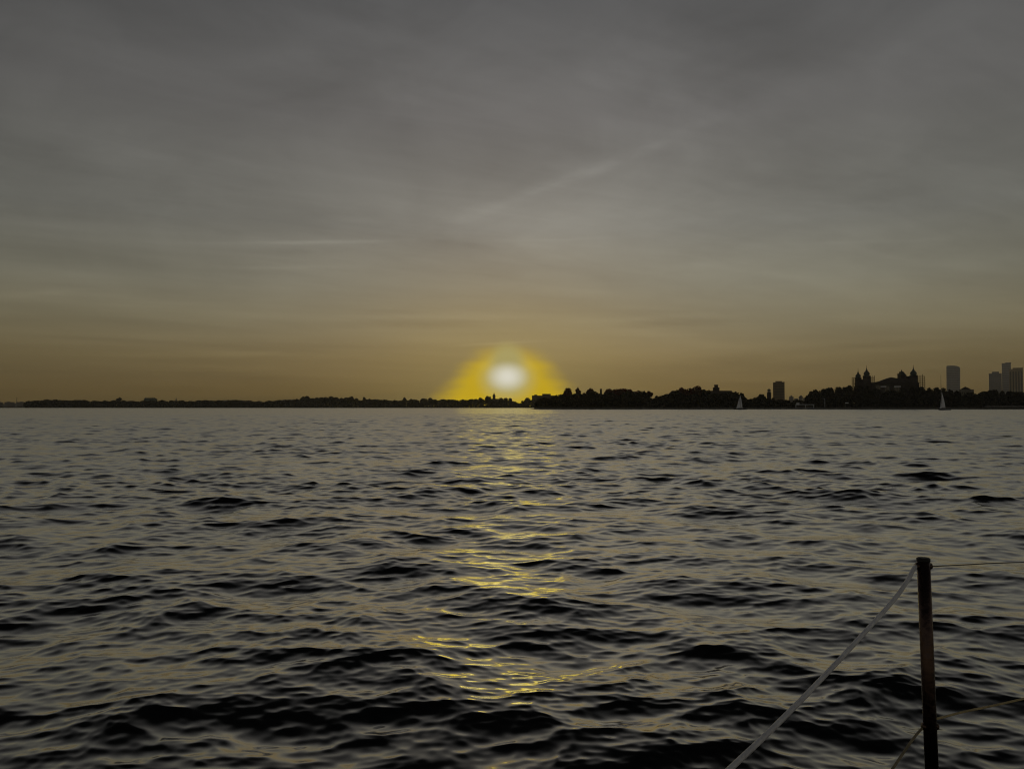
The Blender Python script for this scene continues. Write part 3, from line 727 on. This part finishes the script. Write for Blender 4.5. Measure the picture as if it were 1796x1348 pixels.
# far left: pale low sheds, masts, a jagged block
for (a, b_, t, c, lab) in [(-14, 6, 705.4, [(-6, 2, 704.4)], 'low greyish waterfront shed cut by the left frame edge'),
                          (8, 26, 704.9, [(12, 18, 704)], 'second low greyish waterfront shed from the left frame edge'),
                          (28, 44, 704.7, [(35, 41, 704)], 'low greyish waterfront shed beside the start of the far wood')]:
    o = tower_block('waterfront_shed', lab, a, b_, t, FAR + 700, 30, M['tower_dark'], 'grid', c); o['category'] = 'shed'
for px, top, lab in [(29.5, 696.5, 'thin mast at the far left beside the waterfront sheds'), (309, 697, 'thin tower mast on the flat far shore')]:
    Y = FAR + 120; m = MB()
    m.tube([(0, 0, 0), (0, 0, zat(top, Y) - 2)], [.9, .5], 6)
    if px > 100: m.box(-1.9, 1.9, -1.9, 1.9, 0, zat(702, Y) - 2); m.box(-1.3, 1.3, -1.3, 1.3, zat(702, Y) - 1.997, zat(699.5, Y) - 2)
    else: m.box(-2.2, 2.2, -.3, .3, zat(698.5, Y) - 2, zat(698, Y) - 2)
    tag(m.build('mast', M['spar'], None, (xat(px, Y), Y, 2)), lab, 'mast')
L = Facing(264, FAR + 60, 2); o = L.thing('jagged_block', 'grey green building with a jagged roofline on the far left shore', 'building')
MB().prism([(L(252, 700)[0], -1), (L(276, 700)[0], -1), (L(276, 700)[0], L(L.px, 699.5)[1]), (L(272, 700)[0], L(L.px, 698)[1]), (L(254, 700)[0], L(L.px, 698)[1]), (L(252, 700)[0], L(L.px, 700)[1])], 0, 25).build('wall', M['green_wall'], o)
for p in (255.5, 259.5, 263.5, 267.5, 271):
    a, z = L(p - 1, 697.985); b_, z1 = L(p + 1, 696.6); MB().box(a, b_, 4, 20, z, z1).build('roof_vent', M['green_wall'], o)
# church with a spire below the sun, flat block right of it
L = Facing(866.5, FAR + 60, 2); o = L.thing('church', 'small hazy church with a pointed spire right below the sun', 'church'); z = lambda py: L(866.5, py)[1]
MB().box(-3.6, 3.6, 0, 8, -1, z(694)).build('tower', M['stone'], o)
MB().loft([[(sx * a, 4 + sy * a, h) for sx, sy in ((-1, -1), (1, -1), (1, 1), (-1, 1))] for a, h in ((3.8, z(694) + .003), (1.6, z(691)), (.15, z(688)))]).build('spire', M['roof'], o)
MB().box(-12, 12, 8.003, 26, -1, z(699)).build('nave', M['stone'], o)
L = Facing(955, FAR + 80, 2); o = L.thing('flat_roofed_block', 'hazy brown flat-roofed block with a raised part right of the sun', 'building')
MB().box(L(933, 700)[0], L(977, 700)[0], 0, 30, -1, L(L.px, 693.4)[1]).build('wall', M['brick'], o)
MB().box(L(951, 700)[0], L(966, 700)[0], 3, 27, L(L.px, 693.4)[1] + .003, L(L.px, 690.4)[1]).build('roof_storey', M['brick'], o)
MB().box(L(937, 700)[0], L(942, 700)[0], 5, 20, L(L.px, 693.4)[1] + .003, L(L.px, 691.8)[1]).build('chimney', M['brick'], o)
windows(o, [L(936 + 4.2 * i, 700)[0] for i in range(10)], (L(L.px, 704)[1], L(L.px, 698)[1]), 0, 2.4, 3.2)

# ------------------------------------------------------------------ on and beside the water
def flagpole(name, label, px, Y, top, r):
    z = zat(top, Y) - GZ; o = thing(name, label, 'pole', (xat(px, Y), Y, GZ))
    MB().tube([(0, 0, -.5), (0, 0, z * .62), (0, 0, z)], [r * 1.5, r, r * .5], 8).build('pole', M['spar'], o)
    MB().lathe(0, 0, [(.05, z), (.28, z + .2), (.05, z + .45)], 8).build('finial', M['spar'], o)
    return o
fp = flagpole('flagpole', 'tall bare flagpole rising behind the second sailboat', 1650.8, NEAR + 12, 657.5, .26)
zc = zat(683, NEAR + 12) - GZ
MB().tube([(-1.6, 0, zc), (1.6, 0, zc)], .12, 6).build('crosstree', M['spar'], fp)
lp = thing('lamp_post', 'slim pale lamp post on the seawall right of the ferry', 'lamp post', (xat(1446.8, NEAR + 2), NEAR + 2.2, GZ))
zl = zat(699, NEAR + 2) - GZ
MB().tube([(0, 0, -.2), (0, 0, zl)], [.22, .16], 8).build('pole', M['white'], lp)
MB().tube([(0, 0, zl), (-.6, 0, zl + .25), (-1.5, 0, zl + .2)], .12, 6).build('arm', M['white'], lp)
MB().box(-2.2, -1.3, -.25, .25, zl + .02, zl + .17).build('lamp_head', M['white'], lp)
sg = thing('notice_board', 'small pale notice board low on the seawall below the hall trees', 'sign', (xat(1485.5, NEAR + 2), NEAR + 2.4, GZ))
z = zat(706.3, NEAR + 2) - GZ
MB().box(-1.7, 1.7, -.06, .06, z - .45, z + .45).build('board', M['white'], sg)
for x in (-1.2, 1.2): MB().box(x - .08, x + .08, .065, .2, -.2, z + .3).build('post', M['spar'], sg)
def ferry():
    L = Facing(1412, NEAR - 14, 0); o = L.thing('ferry', 'small white two-deck ferry moored at the island wall', 'ferry')
    a, b_ = L(1394, 700)[0], L(1430, 700)[0]; w = 2.6
    def ring(z, k, e): return [(a - e, 0, z), (a + 2.5, -w * k, z), (b_ - 5, -w * k, z), (b_ + e, 0, z), (b_ - 5, w * k, z), (a + 2.5, w * k, z)]
    MB().loft([ring(-.8, .75, -1), ring(.4, .96, 0), ring(1.2, 1.0, .4)]).build('hull', M['hull'], o)
    z1 = L(L.px, 709.8)[1]
    MB().box(a + .6, b_ - 1, -w, w, z1 - .12, z1 + .18).build('upper_deck', M['white'], o)
    MB().box(a + .6, b_ - 1.5, -w + .5, w - .5, 1.203, 2.6).build('cabin', M['hull'], o)
    for x in (a + 1, a + 10.4, b_ - 1.6):
        for y in (-w + .15, w - .15): MB().box(x - .22, x + .22, y - .12, y + .12, 1.203, z1 - .123).build('post', M['white'], o)
    MB().box(a + 1.4, a + 4.4, -1.3, 1.3, z1 + .183, z1 + 2.2).build('wheelhouse', M['white'], o)
    MB().box(a + 1.34, a + 4.46, -1.36, 1.36, z1 + 1.1, z1 + 1.7).build('wheelhouse_window', M['glass'], o)
    MB().box(a + .6, b_ - 1, -w + .02, -w + .08, z1 + .95, z1 + 1.05).build('railing', M['white'], o)
    MB().box(a + .9, b_ - 2.2, -w + .44, -w + .497, 1.7, 2.3).build('cabin_window', M['glass'], o)
ferry()
# long pale landing stage at the right
Y = NEAR - 3; ox = xat(1728, Y); o = thing('landing_stage', 'long pale narrow landing stage along the wall at the right frame edge', 'landing stage', (ox, Y, 0))
x1 = xat(1815, Y) - ox; z = zat(712.6, Y)
MB().box(0, x1, -1.2, 1.2, z - .3, z + .35).build('deck', M['concrete'], o)
for i in range(9): MB().tube([(1 + (x1 - 2) * i / 8, -.8, -1.2), (1 + (x1 - 2) * i / 8, -.8, z - .303)], .22, 8).build('pile', M['bark'], o)

def sailboat(label, px, Y, mast_top, sail_top, hull0, hull1, sx0, sx1, mx, lean):
    ox = xat(mx, Y); o = thing('sailboat', label, 'sailboat', (ox, Y, 0))
    X = lambda p: xat(p, Y) - ox
    Z = lambda py: zat(py, Y)
    a, b_ = X(hull0), X(hull1); zd = 1.05
    def ring(z, k, inset):
        n = 9; top = []
        for i in range(n):
            t = i / (n - 1); top.append((a + inset + (b_ - a - inset * 1.3) * t, 1.45 * k * math.sin(math.pi * min(1, t * .72 + .28 * (t > 0))) ** .8 if 0 < t < 1 else .05, z + .25 * (2 * t - .9) ** 2 * (z > .5)))
        return top + [(x, -y, zz) for x, y, zz in reversed(top[1:-1])]
    MB().loft([ring(-.4, .5, 1.0), ring(.3, .85, .4), ring(zd, 1.0, 0)]).build('hull', M['hull'], o)
    MB().loft([[(x, y, z) for x, y in ((a * .55, -.7), (b_ * .35, -.6), (b_ * .35, .6), (a * .55, .7))] for z in (zd + .003, zd + .42)]).build('cabin', M['white'], o)
    zt = Z(mast_top); zs = Z(sail_top)
    MB().tube([(0, 0, zd + .1), (lean * .5, 0, zt * .5), (lean, 0, zt)], [.11, .1, .06], 8).build('mast', M['spar'], o)
    zb = zd + 1.0
    def cloth(tack, clew, head, belly, side):
        n = 10; mb = MB(); vs_ = []
        for i in range(n + 1):
            for j in range(n + 1):
                u, v = j / n, i / n
                p = Vector(tack).lerp(Vector(clew), u).lerp(Vector(head).lerp(Vector(head) + Vector((.12 * side, 0, -.05)), u), v)
                p += Vector((side * .25 * math.sin(math.pi * v) * u, belly * math.sin(math.pi * u) * (1 - v) ** .6, 0))
                vs_.append(p)
        m2 = len(vs_); vs_ += [p + Vector((0, .03, 0)) for p in vs_]
        q = [(i * (n + 1) + j, i * (n + 1) + j + 1, (i + 1) * (n + 1) + j + 1, (i + 1) * (n + 1) + j) for i in range(n) for j in range(n)]
        return mb.add(vs_, q + [tuple(reversed([k + m2 for k in f])) for f in q])
    tl = lambda zz: lean * (zz / zt)
    cloth((tl(zb) + .15, .05, zb), (X(sx1), .5, zb + .1), (tl(zs) + .08, .02, zs), -.7, 1).build('mainsail', M['sail'], o, smooth=True)
    cloth((X(sx0), .02, zd + .35), (-.1, -.5, zd + .9), (tl(zs * .9) - .08, 0, zs * .92), -.5, -1).build('jib', M['sail_grey'], o, smooth=True)
    MB().tube([(tl(zb) + .1, .05, zb - .1), (X(sx1) + .15, .5, zb)], .08, 6).build('boom', M['spar'], o)
    return o
sailboat('small sailboat with white and grey sails before the hospital wood', 1297.5, 672, 689, 692.5, 1286.5, 1310.5, 1291.5, 1302.3, 1298.3, -.25)
sailboat('small white-sailed sailboat below the flagpole near the grey curved tower', 1652, 566, 686.5, 688, 1644.5, 1668, 1648.8, 1658.6, 1651.6, .1)

# ------------------------------------------------------------------ the boat we stand on: one stanchion and its lifelines
DS = 1.55
pt, pb = at(1619.3, 977, DS), at(1637.5, 1430, DS * .985)
st = thing('stanchion', 'upright dark steel stanchion post at the right holding the lifelines', 'stanchion', pb)
ax = pt - pb; ln = ax.length
D0 = ax.normalized()
def along(t): return D0 * (ln * t)
rp = .0123
p = MB(); p.tube([along(0), along(.5), along(.985)], rp, 24); p.build('post', bpy.data.materials.new('tmp'), st, smooth=True)
post = st.children[0]
steel = mat('weathered_steel', (0.07, 0.045, 0.036), 0.22, 0.35, 6.0, metal=0.9, bump=0.15, bscale=60); post.data.materials[0] = steel
c = MB(); c.tube([along(.985), along(.9965), along(1.0)], [rp * 1.03, rp * 1.03, rp * .8], 24); c.build('cap', mat('black_cap', (.02, .02, .02), .5), st, smooth=False)
def ferrule(py, name='eyelet'):
    t = (at(1619.3 + (py - 977) * .0402, py, DS) - pb).dot(D0) / ln
    e = MB(); n = Vector((0, 1, 0)).cross(D0).normalized(); q = along(t)
    ring = []
    e.tube([q - n * rp * 1.25, q - n * rp * .75], [.0062, .0075], 14)
    e.tube([q + n * rp * .75, q + n * rp * 1.25], [.0075, .0062], 14)
    e.build(name, steel, st, smooth=True); return pb + q, n
(p1, nn) = ferrule(992); (p2, _) = ferrule(1268)
rope_m = mat('white_rope', (0.9, 0.88, 0.92), 0.4, 0.12, 30.0, spec=0.7, bump=0.4, bscale=220)
old_m = mat('worn_rope', (0.36, 0.30, 0.19), 0.85, 0.2, 30.0, bump=0.5, bscale=220)
tan_m = mat('tan_line', (0.62, 0.50, 0.27), 0.8, 0.2, 30.0, bump=0.5, bscale=220)
wire_m = mat('grey_wire', (0.20, 0.19, 0.175), 0.8, 0.15, 30.0)
def line(name, label, pts, r, m, cat):
    # smooth path through the points
    P = [Vector(q) for q in pts]; path = []
    for i in range(len(P) - 1):
        a, b_, c_, d = P[max(i - 1, 0)], P[i], P[i + 1], P[min(i + 2, len(P) - 1)]
        for k in range(10):
            t = k / 10
            path.append(.5 * ((2 * b_) + (c_ - a) * t + (2 * a - 5 * b_ + 4 * c_ - d) * t * t + (3 * b_ - a - 3 * c_ + d) * t ** 3))
    path.append(P[-1])
    return tag(MB().tube(path, r, 14).build(name, m, smooth=True), label, cat)
line('lifeline_rope', 'thick white lifeline rope slanting down left from the stanchion top', [p1 + nn * rp * .5, p1 - nn * rp * .2, p1 - nn * rp * 1.6 + Vector((0, -.004, -.002)), at(1590, 1020, 1.50), at(1560, 1060, 1.44), at(1450, 1180, 1.24), at(1365, 1267, 1.10), at(1283, 1345, 1.0), at(1210, 1415, .93), at(1100, 1520, .85)], .0040, rope_m, 'rope')
line('lifeline_rope', 'lower thin worn rope tied to the stanchion near the frame bottom', [p2 + nn * rp * .5, p2 - nn * rp * .6, p2 - nn * rp * 1.5 + Vector((0, -.003, -.004)), at(1600, 1297, 1.48), at(1567, 1345, 1.40), at(1530, 1400, 1.33), at(1480, 1480, 1.25)], .0023, old_m, 'rope')
line('lifeline_wire', 'faint thin grey line running right from the stanchion top', [p1, p1 + nn * rp * 1.6, at(1660, 991.5, DS * 1.01), at(1796, 985.5, DS * 1.04), at(1990, 985, DS * 1.1)], .0011, wire_m, 'wire')
line('lifeline_wire', 'brownish thin line rising right from the lower stanchion', [p2 + Vector((0, 0, .014)), p2 + nn * rp * 1.3 + Vector((0, 0, .0155)), at(1690, 1247.5, DS * 1.015), at(1740, 1237, DS * 1.035), at(1796, 1224.5, DS * 1.06), at(1960, 1187, DS * 1.13)], .0022, tan_m, 'rope')

# ------------------------------------------------------------------ haze over harbour and city
def haze():
    o = MB().box(-6100, 6100, -6100, 6100, -2.0, 262).build('haze', bpy.data.materials.new('haze_air')); o['kind'] = 'stuff'
    tag(o, 'thin evening haze over the harbour', 'haze')
    m = o.data.materials[0]; m.use_nodes = True; N = Nodes(m.node_tree)
    v = N.new('ShaderNodeVolumePrincipled'); out = N.new('ShaderNodeOutputMaterial'); N.l.new(v.outputs[0], out.inputs['Volume'])
    v.inputs['Color'].default_value = (0.95, 0.93, 0.90, 1); v.inputs['Density'].default_value = HAZE; v.inputs['Anisotropy'].default_value = 0.75
HAZE = 0.00007
haze()
